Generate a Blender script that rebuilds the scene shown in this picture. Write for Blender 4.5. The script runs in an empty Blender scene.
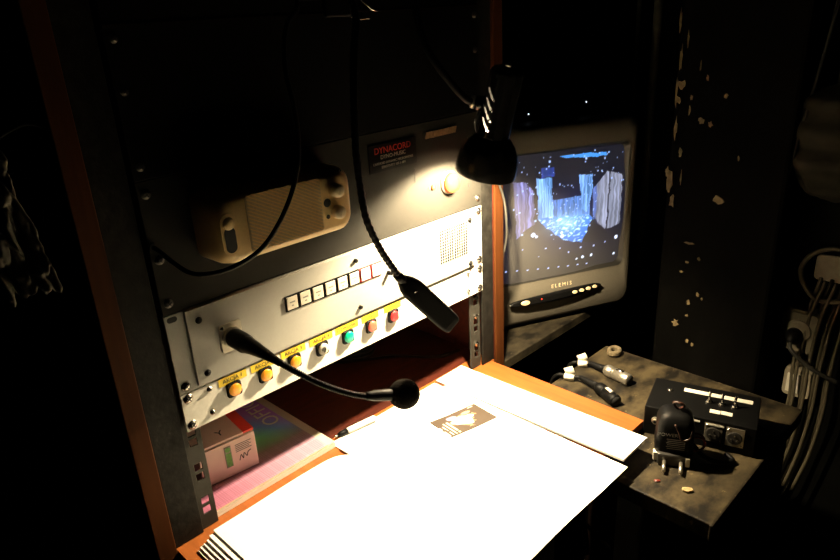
import bpy, bmesh, math, random
from mathutils import Vector, Matrix, noise
random.seed(7)
S = bpy.context.scene
COL = S.collection
PI = math.pi

# ------------------------------------------------------------------ materials
def mat(name, col, rough=.5, metal=0., var=.12, scale=40., bump=0., spec=.5, stretch=(1, 1, 1), emit=None, estr=0., alpha=1., trans=0., coat=0.):
    m = bpy.data.materials.new(name); m.use_nodes = True
    nt = m.node_tree; b = nt.nodes['Principled BSDF']
    tc = nt.nodes.new('ShaderNodeTexCoord'); mp = nt.nodes.new('ShaderNodeMapping')
    mp.inputs['Scale'].default_value = stretch
    nt.links.new(tc.outputs['Object'], mp.inputs['Vector'])
    nz = nt.nodes.new('ShaderNodeTexNoise'); nz.inputs['Scale'].default_value = scale; nz.inputs['Detail'].default_value = 6
    nt.links.new(mp.outputs[0], nz.inputs['Vector'])
    rp = nt.nodes.new('ShaderNodeValToRGB')
    rp.color_ramp.elements[0].position = .3; rp.color_ramp.elements[1].position = .7
    rp.color_ramp.elements[0].color = [c * (1 - var) for c in col] + [1]
    rp.color_ramp.elements[1].color = [min(1, c * (1 + var)) for c in col] + [1]
    nt.links.new(nz.outputs['Fac'], rp.inputs['Fac']); nt.links.new(rp.outputs['Color'], b.inputs['Base Color'])
    b.inputs['Roughness'].default_value = rough; b.inputs['Metallic'].default_value = metal
    b.inputs['Specular IOR Level'].default_value = spec
    if coat: b.inputs['Coat Weight'].default_value = coat
    if trans: b.inputs['Transmission Weight'].default_value = trans
    if bump:
        bp = nt.nodes.new('ShaderNodeBump'); bp.inputs['Strength'].default_value = bump; bp.inputs['Distance'].default_value = .002
        nt.links.new(nz.outputs['Fac'], bp.inputs['Height']); nt.links.new(bp.outputs[0], b.inputs['Normal'])
    if emit:
        b.inputs['Emission Color'].default_value = list(emit) + [1]; b.inputs['Emission Strength'].default_value = estr
    return m

def printed(name, rough=.5, emit=0., spec=.5):
    """surface whose printed (or screen) picture is held in a colour attribute"""
    m = bpy.data.materials.new(name); m.use_nodes = True
    nt = m.node_tree; b = nt.nodes['Principled BSDF']
    a = nt.nodes.new('ShaderNodeVertexColor'); a.layer_name = 'print'
    b.inputs['Roughness'].default_value = rough; b.inputs['Specular IOR Level'].default_value = spec
    if emit:
        b.inputs['Base Color'].default_value = (.10, .095, .083, 1)
        nt.links.new(a.outputs['Color'], b.inputs['Emission Color']); b.inputs['Emission Strength'].default_value = emit
    else:
        nt.links.new(a.outputs['Color'], b.inputs['Base Color'])
    return m

def flaky(name, base, flake, thr, scale, stretch=(1, 1, 1), rough=.4, spec=.2, flake2=None, wear=None):
    """dark paint with chips showing an undercoat"""
    m = bpy.data.materials.new(name); m.use_nodes = True
    nt = m.node_tree; b = nt.nodes['Principled BSDF']; N = nt.nodes.new; L = nt.links.new
    tc = N('ShaderNodeTexCoord'); mp = N('ShaderNodeMapping'); mp.inputs['Scale'].default_value = stretch; L(tc.outputs['Object'], mp.inputs['Vector'])
    n1 = N('ShaderNodeTexNoise'); n1.inputs['Scale'].default_value = scale; n1.inputs['Detail'].default_value = 8; n1.inputs['Roughness'].default_value = .65
    L(mp.outputs[0], n1.inputs['Vector'])
    r1 = N('ShaderNodeValToRGB'); e = r1.color_ramp.elements
    e[0].position = thr; e[0].color = (0, 0, 0, 1); e[1].position = thr + .02; e[1].color = (1, 1, 1, 1)
    L(n1.outputs['Fac'], r1.inputs['Fac'])
    n2 = N('ShaderNodeTexNoise'); n2.inputs['Scale'].default_value = scale * .42; n2.inputs['Detail'].default_value = 7; n2.inputs['Roughness'].default_value = .6
    L(mp.outputs[0], n2.inputs['Vector'])
    r2 = N('ShaderNodeValToRGB'); e = r2.color_ramp.elements
    e[0].position = .40; e[1].position = .63
    e[0].color = list(base) + [1]; e[1].color = list(wear or [c * 2.2 for c in base]) + [1]
    L(n2.outputs['Fac'], r2.inputs['Fac'])
    mx = N('ShaderNodeMix'); mx.data_type = 'RGBA'
    L(r1.outputs[0], mx.inputs[0]); L(r2.outputs[0], mx.inputs[6]); mx.inputs[7].default_value = list(flake) + [1]
    L(mx.outputs[2], b.inputs['Base Color'])
    b.inputs['Roughness'].default_value = rough; b.inputs['Specular IOR Level'].default_value = spec
    bp = N('ShaderNodeBump'); bp.inputs['Strength'].default_value = .35; bp.inputs['Distance'].default_value = .002
    L(n2.outputs['Fac'], bp.inputs['Height']); L(bp.outputs[0], b.inputs['Normal'])
    return m

M = dict(
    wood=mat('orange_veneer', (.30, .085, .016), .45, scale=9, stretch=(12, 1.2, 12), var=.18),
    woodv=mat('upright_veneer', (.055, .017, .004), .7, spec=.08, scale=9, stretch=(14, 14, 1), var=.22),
    wooddark=mat('red_brown_and_shaded_board', (.050, .0085, .0035), .55, spec=.25, scale=9, stretch=(2, 12, 12), var=.3),  # red-brown wood; on the inner floor it stands in for shaded orange board
    outer=mat('dark_cabinet_side', (.006, .003, .002), .7, spec=.1, scale=14),
    rail=flaky('worn_black_rail', (.007, .0065, .0055), (.09, .08, .06), .73, 190, rough=.6, spec=.1),
    strip=mat('grey_steel_strip', (.035, .033, .028), .6, .0, spec=.1, scale=120),
    matte=mat('matte_black', (.0025, .0025, .0025), .7, spec=.06, scale=200),
    black=mat('black_plastic', (.003, .003, .003), .5, spec=.12, scale=200),
    blackgloss=mat('black_enamel', (.005, .005, .005), .22, scale=60),
    rubber=mat('black_rubber', (.004, .004, .004), .5, spec=.12, scale=300, bump=.15),
    foam=mat('black_foam', (.008, .006, .004), .95, spec=.05, scale=900, bump=.9, var=.5),
    panel2u=mat('light_grey_paint', (.30, .29, .26), .42, scale=400, var=.03),
    white=mat('cream_white_paint', (.82, .80, .72), .4, scale=300, var=.03),
    amp=mat('dark_grey_front', (.019, .018, .0155), .7, spec=.06, scale=500, var=.08),
    chrome=mat('steel', (.62, .60, .55), .25, 1., scale=100, var=.06),
    nickel=mat('nickel_plate', (.62, .57, .47), .32, .9, scale=90, var=.1),
    hole=mat('dark_slot', (.004, .004, .004), .8),
    beige=mat('beige_plastic', (.84, .60, .28), .38, scale=300, var=.04),
    beigedark=mat('beige_grille_cloth', (.62, .50, .33), .7, scale=400, var=.1),
    knob=mat('cream_knob', (.72, .58, .36), .4, scale=100, var=.04),
    yellow=mat('yellow_tape', (.82, .58, .03), .5, scale=90, var=.06),
    ink=mat('dark_ink', (.02, .018, .012), .7),
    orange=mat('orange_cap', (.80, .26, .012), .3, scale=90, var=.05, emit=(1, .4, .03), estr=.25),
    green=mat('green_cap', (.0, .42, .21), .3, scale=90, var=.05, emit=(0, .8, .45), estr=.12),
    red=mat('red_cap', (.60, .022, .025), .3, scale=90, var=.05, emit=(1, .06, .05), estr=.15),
    redpale=mat('pale_red_cap', (.65, .10, .06), .3, scale=90, var=.05, emit=(1, .2, .1), estr=.15),
    pilot=mat('orange_red_lens', (.50, .06, .015), .2, scale=50, var=.1, emit=(1, .25, .06), estr=.5),
    btnwhite=mat('button_white', (.50, .46, .38), .4, scale=100, var=.03),
    btnlit=mat('button_white_lit', (.85, .78, .7), .4, scale=100, var=.03),
    redframe=mat('red_frame', (.45, .03, .03), .4),
    paper=mat('white_paper', (.88, .87, .83), .75, scale=60, var=.012),
    papercut=mat('paper_edges', (.78, .74, .66), .85, scale=700, var=.15, stretch=(.1, .1, 3)),
    card=mat('white_carton', (.88, .72, .64), .6, scale=40, var=.05),
    cardpink=mat('pinkish_carton', (.80, .55, .48), .55, scale=40, var=.06),
    cardred=mat('red_carton', (.75, .05, .03), .5, scale=40, var=.06),
    tvgrey=mat('tv_warm_grey', (.11, .098, .076), .5, spec=.2, scale=400, var=.06),
    tvdark=mat('tv_dark_frame', (.03, .028, .025), .35, scale=200),
    table=flaky('worn_black_tabletop', (.007, .0055, .0035), (.13, .098, .05), .66, 48, (1, 1.6, 1), rough=.6, wear=(.062, .047, .024)),
    tableedge=flaky('worn_table_edge', (.016, .012, .008), (.14, .105, .06), .60, 75, rough=.6),
    shelf=flaky('worn_black_shelf', (.006, .005, .0035), (.09, .07, .04), .68, 50, (1, 1.6, 1), rough=.6, wear=(.040, .032, .019)),
    pillar=flaky('chipped_black_pillar', (.0012, .0011, .0009), (.10, .075, .037), .74, 60, (1, 1, .6), rough=.8, spec=.03),
    plaster=mat('bare_plaster', (.25, .18, .085), .9, scale=120, var=.3, bump=.4),
    darkwall=mat('black_wall', (.003, .003, .0025), .8, spec=.02, scale=20),
    floor=mat('black_floor', (.0015, .0014, .0012), .9, spec=.0, scale=20),
    sock=mat('grey_socket', (.24, .21, .145), .5, scale=80, var=.1),
    sockw=mat('dirty_white_socket', (.36, .31, .22), .5, scale=80, var=.12),
    cable=mat('beige_cable', (.10, .085, .052), .5, scale=80, var=.15),
    greycable=mat('grey_cable', (.035, .033, .028), .5, scale=80, var=.15),
    tapewhite=mat('white_tape', (.75, .71, .60), .7, scale=80, var=.06),
    rubberlight=mat('grey_plastic_wrap', (.12, .11, .09), .6, spec=.15, scale=60, var=.3, bump=.6),
    pipe=mat('dusty_pipe', (.09, .085, .06), .6, scale=50, var=.3),
    cloth=mat('dark_olive_bag', (.022, .020, .013), .8, spec=.1, scale=40, var=.3, bump=.5),
    copper=mat('red_wire', (.14, .02, .012), .4, scale=80),
    brasswire=mat('orange_wire', (.035, .012, .007), .4, scale=80),
    slat=mat('vent_slat_lamplit', (.30, .17, .08), .6),  # lighter orange stands in for lamplight falling on the vent
    screwdark=mat('dark_screw', (.10, .095, .085), .45, .6),
    rope=mat('dirty_rope', (.11, .085, .045), .9, scale=200, var=.3),
    chip=mat('wood_chip', (.42, .30, .14), .8, scale=200, var=.3),
    shadein=mat('shade_white_inside', (.5, .49, .47), .5, scale=60, var=.02),
    signred=mat('sign_red', (.45, .022, .015), .5),
    signgrey=mat('sign_grey', (.28, .265, .23), .5),
    signblack=mat('sign_black', (.003, .003, .003), .7, spec=.04),
    greylabel=mat('grey_print', (.16, .155, .14), .6),
    led=mat('white_led', (.8, .8, .8), .3, emit=(.8, .9, 1), estr=1.6),
    penblue=mat('pen_clear_white', (.75, .74, .70), .25),
    greenlab=mat('green_label', (.10, .30, .06), .5, var=.3, scale=300),
    bulb=mat('lit_bulb', (1, .9, .7), .5, emit=(1., .80, .50), estr=14000),
)
M['screen'] = printed('crt_picture', .16, 1.5, .4)
M['cover'] = printed('holographic_cover', .38)
M['cardprint'] = printed('printed_picture', .6)

# ------------------------------------------------------------------ mesh helpers
def new():
    return bmesh.new()

def finish(name, bm, m, parent=None, smooth=False, bevel=0, solid=0, sub=0, weight=False):
    bmesh.ops.recalc_face_normals(bm, faces=bm.faces) if not solid else None
    me = bpy.data.meshes.new(name); bm.to_mesh(me); bm.free()
    o = bpy.data.objects.new(name, me); COL.objects.link(o)
    for k in (m if isinstance(m, (list, tuple)) else [m]): me.materials.append(k)
    if parent is not None: o.parent = parent
    if smooth:
        for p in me.polygons: p.use_smooth = True
    if solid:
        d = o.modifiers.new('thickness', 'SOLIDIFY'); d.thickness = solid; d.offset = 0 if solid > 0 else 1
    if bevel:
        d = o.modifiers.new('edges', 'BEVEL'); d.width = bevel; d.segments = 2; d.limit_method = 'ANGLE'; d.angle_limit = .7
    if sub:
        d = o.modifiers.new('smooth', 'SUBSURF'); d.levels = sub; d.render_levels = sub
    return o

def box(bm, a, b, mi=0):
    a = Vector(a); b = Vector(b)
    vs = [bm.verts.new((x, y, z)) for x in (a.x, b.x) for y in (a.y, b.y) for z in (a.z, b.z)]
    for f in ((0, 1, 3, 2), (4, 6, 7, 5), (0, 4, 5, 1), (2, 3, 7, 6), (0, 2, 6, 4), (1, 5, 7, 3)):
        bm.faces.new([vs[i] for i in f]).material_index = mi
    return vs

def obox(bm, c, dx, dy, dz, hx, hy, hz):
    """oriented box: centre, unit axes, half sizes"""
    c = Vector(c); X, Y, Z = Vector(dx).normalized(), Vector(dy).normalized(), Vector(dz).normalized()
    vs = [bm.verts.new(c + X * hx * i + Y * hy * j + Z * hz * k) for i in (-1, 1) for j in (-1, 1) for k in (-1, 1)]
    for f in ((0, 1, 3, 2), (4, 6, 7, 5), (0, 4, 5, 1), (2, 3, 7, 6), (0, 2, 6, 4), (1, 5, 7, 3)):
        bm.faces.new([vs[i] for i in f])

def frame_of(d, up=(0, 0, 1)):
    d = Vector(d).normalized(); u = Vector(up)
    if abs(d.dot(u)) > .95: u = Vector((1, 0, 0))
    r = d.cross(u).normalized(); return d, r, r.cross(d).normalized()

def loft(bm, loops, cap0=True, cap1=True, closed=True):
    rows = [[bm.verts.new(v) for v in lp] for lp in loops]
    n = len(rows[0])
    for a, b in zip(rows, rows[1:]):
        for i in range(n if closed else n - 1):
            bm.faces.new((a[i], a[(i + 1) % n], b[(i + 1) % n], b[i]))
    if cap0: bm.faces.new(rows[0][::-1])
    if cap1: bm.faces.new(rows[-1])
    return rows

def ring(c, r, d, n=16, up=(0, 0, 1), sx=1., sy=1.):
    c = Vector(c); d, a, b = frame_of(d, up)
    return [c + a * (r * sx * math.cos(2 * PI * i / n)) + b * (r * sy * math.sin(2 * PI * i / n)) for i in range(n)]

def cyl(bm, p, q, r, r2=None, n=16):
    p = Vector(p); q = Vector(q); d = q - p
    loft(bm, [ring(p, r, d, n), ring(q, r if r2 is None else r2, d, n)])

def lathe(bm, base, axis, prof, n=32, cap0=True, cap1=True):
    base = Vector(base); ax = Vector(axis).normalized()
    loft(bm, [ring(base + ax * s, max(r, 1e-5), ax, n) for r, s in prof], cap0, cap1)

def spline(pts, k=10):
    P = [Vector(p) for p in pts]; out = []
    P = [P[0] * 2 - P[1]] + P + [P[-1] * 2 - P[-2]]
    for i in range(1, len(P) - 2):
        for j in range(k):
            t = j / k; a, b, c, d = P[i - 1:i + 3]
            out.append(.5 * ((2 * b) + (c - a) * t + (2 * a - 5 * b + 4 * c - d) * t * t + (3 * b - a - 3 * c + d) * t ** 3))
    out.append(P[-2]); return out

def tube(bm, pts, r, k=10, n=10, radf=None, smooth=True):
    P = spline(pts, k) if smooth else [Vector(p) for p in pts]
    loops = []; u = None
    for i, p in enumerate(P):
        d = (P[min(i + 1, len(P) - 1)] - P[max(i - 1, 0)]).normalized()
        if u is None: _, u, _ = frame_of(d)
        u = (u - d * u.dot(d)).normalized(); v = d.cross(u)
        rr = radf(i, i / (len(P) - 1)) if radf else r
        loops.append([p + u * rr * math.cos(2 * PI * j / n) + v * rr * math.sin(2 * PI * j / n) for j in range(n)])
    loft(bm, loops)

def rrect(w, h, r, n=5, cx=0., cz=0.):
    """rounded rectangle outline in (x, z)"""
    out = []
    for sx, sz, a0 in ((1, 1, 0), (-1, 1, PI / 2), (-1, -1, PI), (1, -1, 1.5 * PI)):
        for i in range(n + 1):
            a = a0 + i * PI / 2 / n
            out.append((cx + sx * (w / 2 - r) + r * math.cos(a), cz + sz * (h / 2 - r) + r * math.sin(a)))
    return out

def text_bm(txt, size, mtx, depth=.0003, align='CENTER'):
    cu = bpy.data.curves.new('lettering', 'FONT'); cu.body = txt; cu.size = size
    cu.align_x = align; cu.align_y = 'CENTER'; cu.extrude = depth; cu.resolution_u = 3
    o = bpy.data.objects.new('lettering', cu)
    me = bpy.data.meshes.new_from_object(o)
    bm = bmesh.new(); bm.from_mesh(me); bm.transform(mtx)
    bpy.data.objects.remove(o); bpy.data.curves.remove(cu); bpy.data.meshes.remove(me)
    return bm

def face_mtx(p, right, up):
    r = Vector(right).normalized(); u = Vector(up).normalized(); n = r.cross(u)
    return Matrix(((r.x, u.x, n.x, p[0]), (r.y, u.y, n.y, p[1]), (r.z, u.z, n.z, p[2]), (0, 0, 0, 1)))

FRONT = lambda x, z, y: face_mtx((x, y, z), (1, 0, 0), (0, 0, 1))

def merge(a, b):
    me = bpy.data.meshes.new('t'); b.to_mesh(me); b.free(); a.from_mesh(me); bpy.data.meshes.remove(me)

def thing(name, label, cat, loc=(0, 0, 0), rotz=0., group=None, kind=None):
    o = bpy.data.objects.new(name, None); COL.objects.link(o); o.empty_display_size = .02
    o.location = loc; o.rotation_euler = (0, 0, rotz)
    o['label'] = label; o['category'] = cat
    if group: o['group'] = group
    if kind: o['kind'] = kind
    return o

def tag(o, label, cat, group=None, kind=None):
    o['label'] = label; o['category'] = cat
    if group: o['group'] = group
    if kind: o['kind'] = kind
    return o

def structure(name, bm, m, **k):
    o = finish(name, bm, m, **k); o['kind'] = 'structure'; return o

def copy_tree(o, parent=None):
    c = o.copy(); COL.objects.link(c)
    if parent: c.parent = parent
    for ch in list(o.children): copy_tree(ch, c)
    return c

def paint_grid(name, m, parent, pos, pic, nu, nv, smooth=True, solid=0):
    """grid surface pos(u,v) whose printed picture is pic(u,v); v=0 at the top"""
    bm = bmesh.new(); lay = bm.loops.layers.float_color.new('print')
    V = [[bm.verts.new(pos(i / nu, j / nv)) for i in range(nu + 1)] for j in range(nv + 1)]
    cc = [[pic(i / nu, j / nv) for i in range(nu + 1)] for j in range(nv + 1)]
    for j in range(nv):
        for i in range(nu):
            idx = ((i, j + 1), (i + 1, j + 1), (i + 1, j), (i, j))
            f = bm.faces.new([V[b][a] for a, b in idx])
            for lp, (a, b) in zip(f.loops, idx): lp[lay] = (*cc[b][a], 1)
    me = bpy.data.meshes.new(name); bm.to_mesh(me); bm.free(); me.materials.append(m)
    o = bpy.data.objects.new(name, me); COL.objects.link(o)
    if parent is not None: o.parent = parent
    for p in me.polygons: p.use_smooth = smooth
    return o

# ------------------------------------------------------------------ camera
RW = [Vector(v) for v in ((0, 0, 0),) * 0]
yaw, pitch, roll = .7742, -.3814, -.0551
cy, sy, cp, sp = math.cos(yaw), math.sin(yaw), math.cos(pitch), math.sin(pitch)
fw = Vector((sy * cp, cy * cp, sp)); rt = Vector((cy, -sy, 0)); up = rt.cross(fw)
c_, s_ = math.cos(roll), math.sin(roll)
r2 = rt * c_ + up * s_; u2 = up * c_ - rt * s_
cam = bpy.data.cameras.new('camera'); cam.sensor_width = 36; cam.lens = 36 * 671.655 / 840; cam.clip_start = .02
co = bpy.data.objects.new('camera', cam); COL.objects.link(co)
co.matrix_world = Matrix(((r2.x, u2.x, -fw.x, -.2384), (r2.y, u2.y, -fw.y, -.6058), (r2.z, u2.z, -fw.z, .2640), (0, 0, 0, 1)))
S.camera = co

# ------------------------------------------------------------------ room
DZ = -.265            # work surface height; floor is .75 below
FZ = DZ - .75
def slab(name, a, b, m):
    bm = new(); box(bm, a, b); return structure(name, bm, m)
slab('floor', (-2., -2.6, FZ - .05), (1.2, .9, FZ), M['floor'])
slab('ceiling', (-2., -2.6, 1.6), (1.2, .9, 1.65), M['darkwall'])
slab('wall_back', (-2., .85, FZ), (1.12, .9, 1.6), M['darkwall'])
bm = new(); box(bm, (.955, -2.6, FZ), (1.2, -.2905, 1.6)); box(bm, (1.12, -.2905, FZ), (1.2, .9, 1.6)); structure('wall_right', bm, M['darkwall'])
slab('wall_left', (-2., -2.6, FZ), (-1.95, .85, 1.6), M['darkwall'])
slab('wall_front', (-1.95, -2.6, FZ), (1.12, -2.55, 1.6), M['darkwall'])

# pillar with chipped paint
pl = thing('pillar', 'square black painted pillar with chipped tan plaster flakes behind the worn table', 'pillar', (.96, -.195, FZ), kind='structure')
bm = new(); box(bm, (-.095, -.095, 0), (.095, .095, 1.6 - FZ))
finish('shaft', bm, M['pillar'], pl, bevel=.006)
bm = new()
def flake(y, z, w, h, seed):
    rnd = random.Random(seed); n = 11
    pts = []
    for i in range(n):
        a = 2 * PI * i / n; k = rnd.uniform(.45, 1.1)
        pts.append((math.cos(a) * w / 2 * k, math.sin(a) * h / 2 * k))
    f = [bm.verts.new((-.0955, y + a, z + b)) for a, b in pts]; g = [bm.verts.new((-.0968, y + a * .9, z + b * .9)) for a, b in pts]
    bm.faces.new(g[::-1])
    for i in range(n): bm.faces.new((f[i], f[(i + 1) % n], g[(i + 1) % n], g[i]))
for i, (y, z, w, h) in enumerate(((-.106, -.03, .012, .055), (-.108, .105, .010, .016), (-.112, .13, .013, .02), (-.113, -.065, .011, .03), (-.19, -.05, .024, .020),
        (-.185, .115, .007, .008), (-.15, .075, .012, .014), (-.13, .11, .007, .012), (-.165, .07, .009, .012), (-.10, -.015, .012, .022),
        (-.15, -.135, .022, .006), (-.12, .02, .008, .018), (-.175, -.225, .008, .010), (-.183, -.232, .006, .006), (-.16, -.245, .008, .012), (-.14, -.29, .014, .016),
        (-.165, -.32, .007, .012), (-.175, -.325, .006, .010), (-.15, -.17, .009, .007), (-.142, -.19, .008, .006), (-.17, -.16, .006, .008), (-.215, .02, .004, .012), (-.16, -.27, .006, .006), (-.101, .225, .004, .05), (-.107, .17, .005, .045), (-.104, .115, .004, .06), (-.108, .06, .006, .05), (-.116, .20, .003, .03), (-.129, .0905, .005, .02), (-.153, .1415, .005, .012), (-.125, -.02, .003, .03), (-.14, .16, .003, .02))):
    flake(y + .195, z - FZ, w, h, i)
o = finish('bare_patch', bm, M['plaster'], pl); o['label'] = 'bare tan plaster where black paint has flaked off'

# ------------------------------------------------------------------ cabinet
cab = thing('equipment_cabinet', 'veneered wooden equipment cabinet with black rack rails around the control panels', 'cabinet', (.237, .2, FZ))
def cw(bm): bm.transform(Matrix.Translation((-.237, -.2, -FZ))); return bm
bm = new(); box(bm, (-.058, .0, FZ), (-.039, .46, .55)); o = finish('side_panel', cw(bm), [M['outer']], cab)
bm = new(); box(bm, (-.0585, -.004, FZ), (-.0385, .0, .55)); finish('front_edging', cw(bm), M['woodv'], o, bevel=.001)
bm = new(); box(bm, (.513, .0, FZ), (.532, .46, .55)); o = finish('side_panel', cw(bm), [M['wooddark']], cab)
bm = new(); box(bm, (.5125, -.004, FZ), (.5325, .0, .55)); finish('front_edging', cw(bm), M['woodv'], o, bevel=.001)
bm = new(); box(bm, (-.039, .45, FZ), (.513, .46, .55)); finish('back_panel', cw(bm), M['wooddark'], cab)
bm = new(); box(bm, (-.039, .0, .53), (.513, .45, .55)); finish('top_panel', cw(bm), M['outer'], cab)
bm = new(); box(bm, (-.039, .004, FZ), (.513, .016, DZ - .019)); finish('lower_front', cw(bm), M['outer'], cab)
bm = new(); box(bm, (-.039, .0305, DZ - .012), (.513, .45, DZ)); finish('shaded_floor_board', cw(bm), M['wooddark'], cab)  # inner part of the work board, shade under the panels put into its colour
for x0, x1 in ((-.038, -.004), (.4845, .512)):
    bm = new(); box(bm, (x0, .0005, DZ + .0005), (x1, .004, .53)); box(bm, (x0 if x0 < 0 else x1 - .004, .004, DZ + .0005), (x0 + .004 if x0 < 0 else x1, .0062, .53))
    finish('rail', cw(bm), M['rail'], cab, bevel=.0012)
def hole_strip(x0, x1, hx, y, z0, z1):
    """steel strip with real square holes, two per rack unit"""
    bm = new(); hs = .0048
    zs = {z0, z1}; holes = []
    k = 0
    z = -.0445 * 0 - .1337 - .0064
    while z > z0 + .02:
        for zz in (z + .0064 - .0064, z - .0128):
            if zz - hs > z0 + .004: holes.append(zz)
        z -= .04445
    for h in holes: zs |= {h - hs, h + hs}
    zs = sorted(zs); xs = [x0, hx - hs, hx + hs, x1]
    V = [[bm.verts.new((x, y, z)) for x in xs] for z in zs]
    for j in range(len(zs) - 1):
        mid = (zs[j] + zs[j + 1]) / 2
        for i in range(3):
            if i == 1 and any(abs(mid - h) < hs for h in holes): continue
            bm.faces.new((V[j][i], V[j][i + 1], V[j + 1][i + 1], V[j + 1][i]))
    return finish('hole_strip', cw(bm), M['strip'], cab, solid=.0022)
hole_strip(-.003, .0165, .0065, .006, DZ + .0008, .0)
hole_strip(.461, .4835, .474, .006, DZ + .0008, .0)
for z in (-.175, -.222):
    bm = new(); lathe(bm, (.4725, .005, z), (0, -1, 0), [(.0042, 0), (.0042, .003), (.002, .004)], 12); finish('screw', cw(bm), M['chrome'], cab)

# work surface (one board from the cabinet interior out past the rails)
bm = new(); box(bm, (-.0375, -.262, DZ - .012), (.505, .0, DZ)); box(bm, (-.0375, .0, DZ - .012), (.5115, .030, DZ))
o = finish('work_surface', bm, M['wood']); tag(o, 'orange-brown veneered board running out of the cabinet under the papers', 'desk board')

# ------------------------------------------------------------------ rack units
def screw(parent, x, z, y, r=.004, m=None, name='screw'):
    bm = new(); lathe(bm, (x, y, z), (0, -1, 0), [(r * 1.25, 0), (r * 1.25, .0006), (r, .0008), (r * .85, .0022), (r * .3, .0028)], 14)
    o = finish(name, bm, m or M['chrome'], parent, smooth=True)
    bm = new(); obox(bm, (x, y - .0028, z), (1, 0, .6), (0, 1, 0), (-.6, 0, 1), r * .7, .0002, r * .13); obox(bm, (x, y - .0028, z), (-.6, 0, 1), (0, 1, 0), (1, 0, .6), r * .7, .0002, r * .13)
    finish('cross_slot', bm, M['hole'], o)
    return o

# --- 2U grey panel with intercom keys
cp_ = thing('intercom_station', 'grey rack panel with a row of white keys and speaker holes above the coloured buttons', 'control panel', (0, 0, 0))
bm = new(); box(bm, (-.0005, -.003, -.0885), (.4825, .0, -.0005)); finish('face_plate', bm, M['panel2u'], cp_, bevel=.0006)
bm = new(); box(bm, (.02, -.006, -.0858), (.462, -.0032, -.0008)); box(bm, (.025, .0, -.083), (.457, .12, -.006))
finish('raised_cover', bm, M['panel2u'], cp_, bevel=.0008)
bm = new()
for x, z in ((.0075, -.0055),): loft(bm, [[(x + a, -.0031, z + b) for a, b in rrect(.0105, .006, .0029)], [(x + a, -.0035, z + b) for a, b in rrect(.0105, .006, .0029)]])
finish('mounting_slot', bm, M['hole'], cp_)
for x, z in ((.0075, -.081), (.4755, -.081), (.4755, -.0075)): screw(cp_, x, z, -.003, .0042)
for x, z in ((.033, -.0145), (.032, -.0745), (.4525, -.0145), (.4525, -.080)): screw(cp_, x, z, -.006, .003, M['black'], 'cover_screw')
for x, z in ((.2405, -.0125), (.292, -.044), (.2415, -.0745)):
    h = .0068 if x > .28 else .0030; bm = new(); cyl(bm, (x, -.006, z), (x, -.006 - h, z), .0028, .0024, 12); finish('standoff', bm, M['black'], cp_)
# speaker hole field : two blocks of small holes
bm = new()
for blk in (.3912, .4206):
    for i in range(6):
        for j in range(12):
            x = blk + i * .0048; z = -.0165 - j * .0041
            lathe(bm, (x, -.0061, z), (0, -1, 0), [(.0019, 0), (.0019, .0003)], 8)
o = finish('speaker_holes', bm, M['hole'], cp_)
# eight square keys
for i in range(8):
    x = .1437 + i * .01829; z = -.0335; lit = i >= 6
    bm = new(); box(bm, (x - .0088, -.0072, z - .0092), (x + .0088, -.0061, z + .0092)); k = finish('key', bm, M['redframe'] if lit else M['black'], cp_)
    bm = new(); box(bm, (x - .0072, -.0085, z - .0076), (x + .0072, -.0072, z + .0076)); finish('key_cap', bm, M['btnlit'] if lit else M['btnwhite'], k, bevel=.0006)
    if not lit:
        bm = new()
        for w, dz in ((.0072, .0012), (.0025, -.003)): box(bm, (x - w / 2, -.0087, z + dz - .0008), (x + w / 2, -.0085, z + dz + .0008))
        finish('lettering', bm, M['greylabel'], k)

# --- gooseneck microphone plugged into the panel
gm = thing('gooseneck_microphone', 'black gooseneck microphone with round foam windscreen plugged into the grey panel', 'microphone', (.0645, -.006, -.0445))
def gl(bm): bm.transform(Matrix.Translation((-.0645, .006, .0445))); return bm
GX, GZ = .0645, -.0445
bm = new(); loft(bm, [[(GX + a, y, GZ + b) for a, b in rrect(.026, .032, .003)] for y in (-.0062, -.0080)]); loft(bm, [ring((GX, y, GZ), .0118, (0, -1, 0), 24) for y in (-.0080, -.0125)])
sp_ = finish('socket_plate', gl(bm), M['nickel'], gm, bevel=.0005)
for dx, dz in ((-.0098, .0125), (.0098, -.0125)):
    bm = new(); lathe(bm, (GX + dx, -.0080, GZ + dz), (0, -1, 0), [(.0022, 0), (.0022, .001), (.0012, .0016)], 10); finish('plate_screw', gl(bm), M['chrome'], sp_)
bm = new()
lathe(bm, (GX, -.0126, GZ), (0, -1, 0), [(.0100, 0), (.0104, .003), (.0104, .022), (.0094, .025)], 24)
tube(bm, [(GX, -.036, GZ), (.0656, -.048, -.0452), (.0668, -.060, -.0466), (.0690, -.073, -.0492), (.0715, -.085, -.0525)], .008, 8, 16, radf=lambda i, t: .0094 - .0056 * min(1, t * 1.1))
finish('plug', gl(bm), M['rubber'], gm, smooth=True)
bm = new(); tube(bm, [(.0690, -.073, -.0492), (.0720, -.087, -.0530), (.0796, -.105, -.0611), (.0912, -.120, -.0715), (.1056, -.132, -.0820), (.1204, -.141, -.0905), (.1345, -.1465, -.0962)], .0033, 40, 12, radf=lambda i, t: .0034 if i % 4 < 2 else .0029)
finish('gooseneck', gl(bm), M['rubber'], gm, smooth=True)
p = Vector((.1275, -.1440, -.0936)); c = Vector((.1685, -.157, -.1055)); d = (c - p).normalized()
bm = new(); lathe(bm, p, d, [(.0033, 0), (.0046, .002), (.0046, .005), (.0056, .010), (.0062, .024), (.0058, .034)], 20)
finish('capsule_holder', gl(bm), M['black'], gm, smooth=True)
bm = new()
bmesh.ops.create_uvsphere(bm, u_segments=32, v_segments=20, radius=.0158, matrix=Matrix.Translation(c))
for v in bm.verts:
    q = v.co - c; s = q.dot(d); v.co = c + q * (1 + .012 * noise.noise(q * 300)) + d * s * .06
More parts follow.
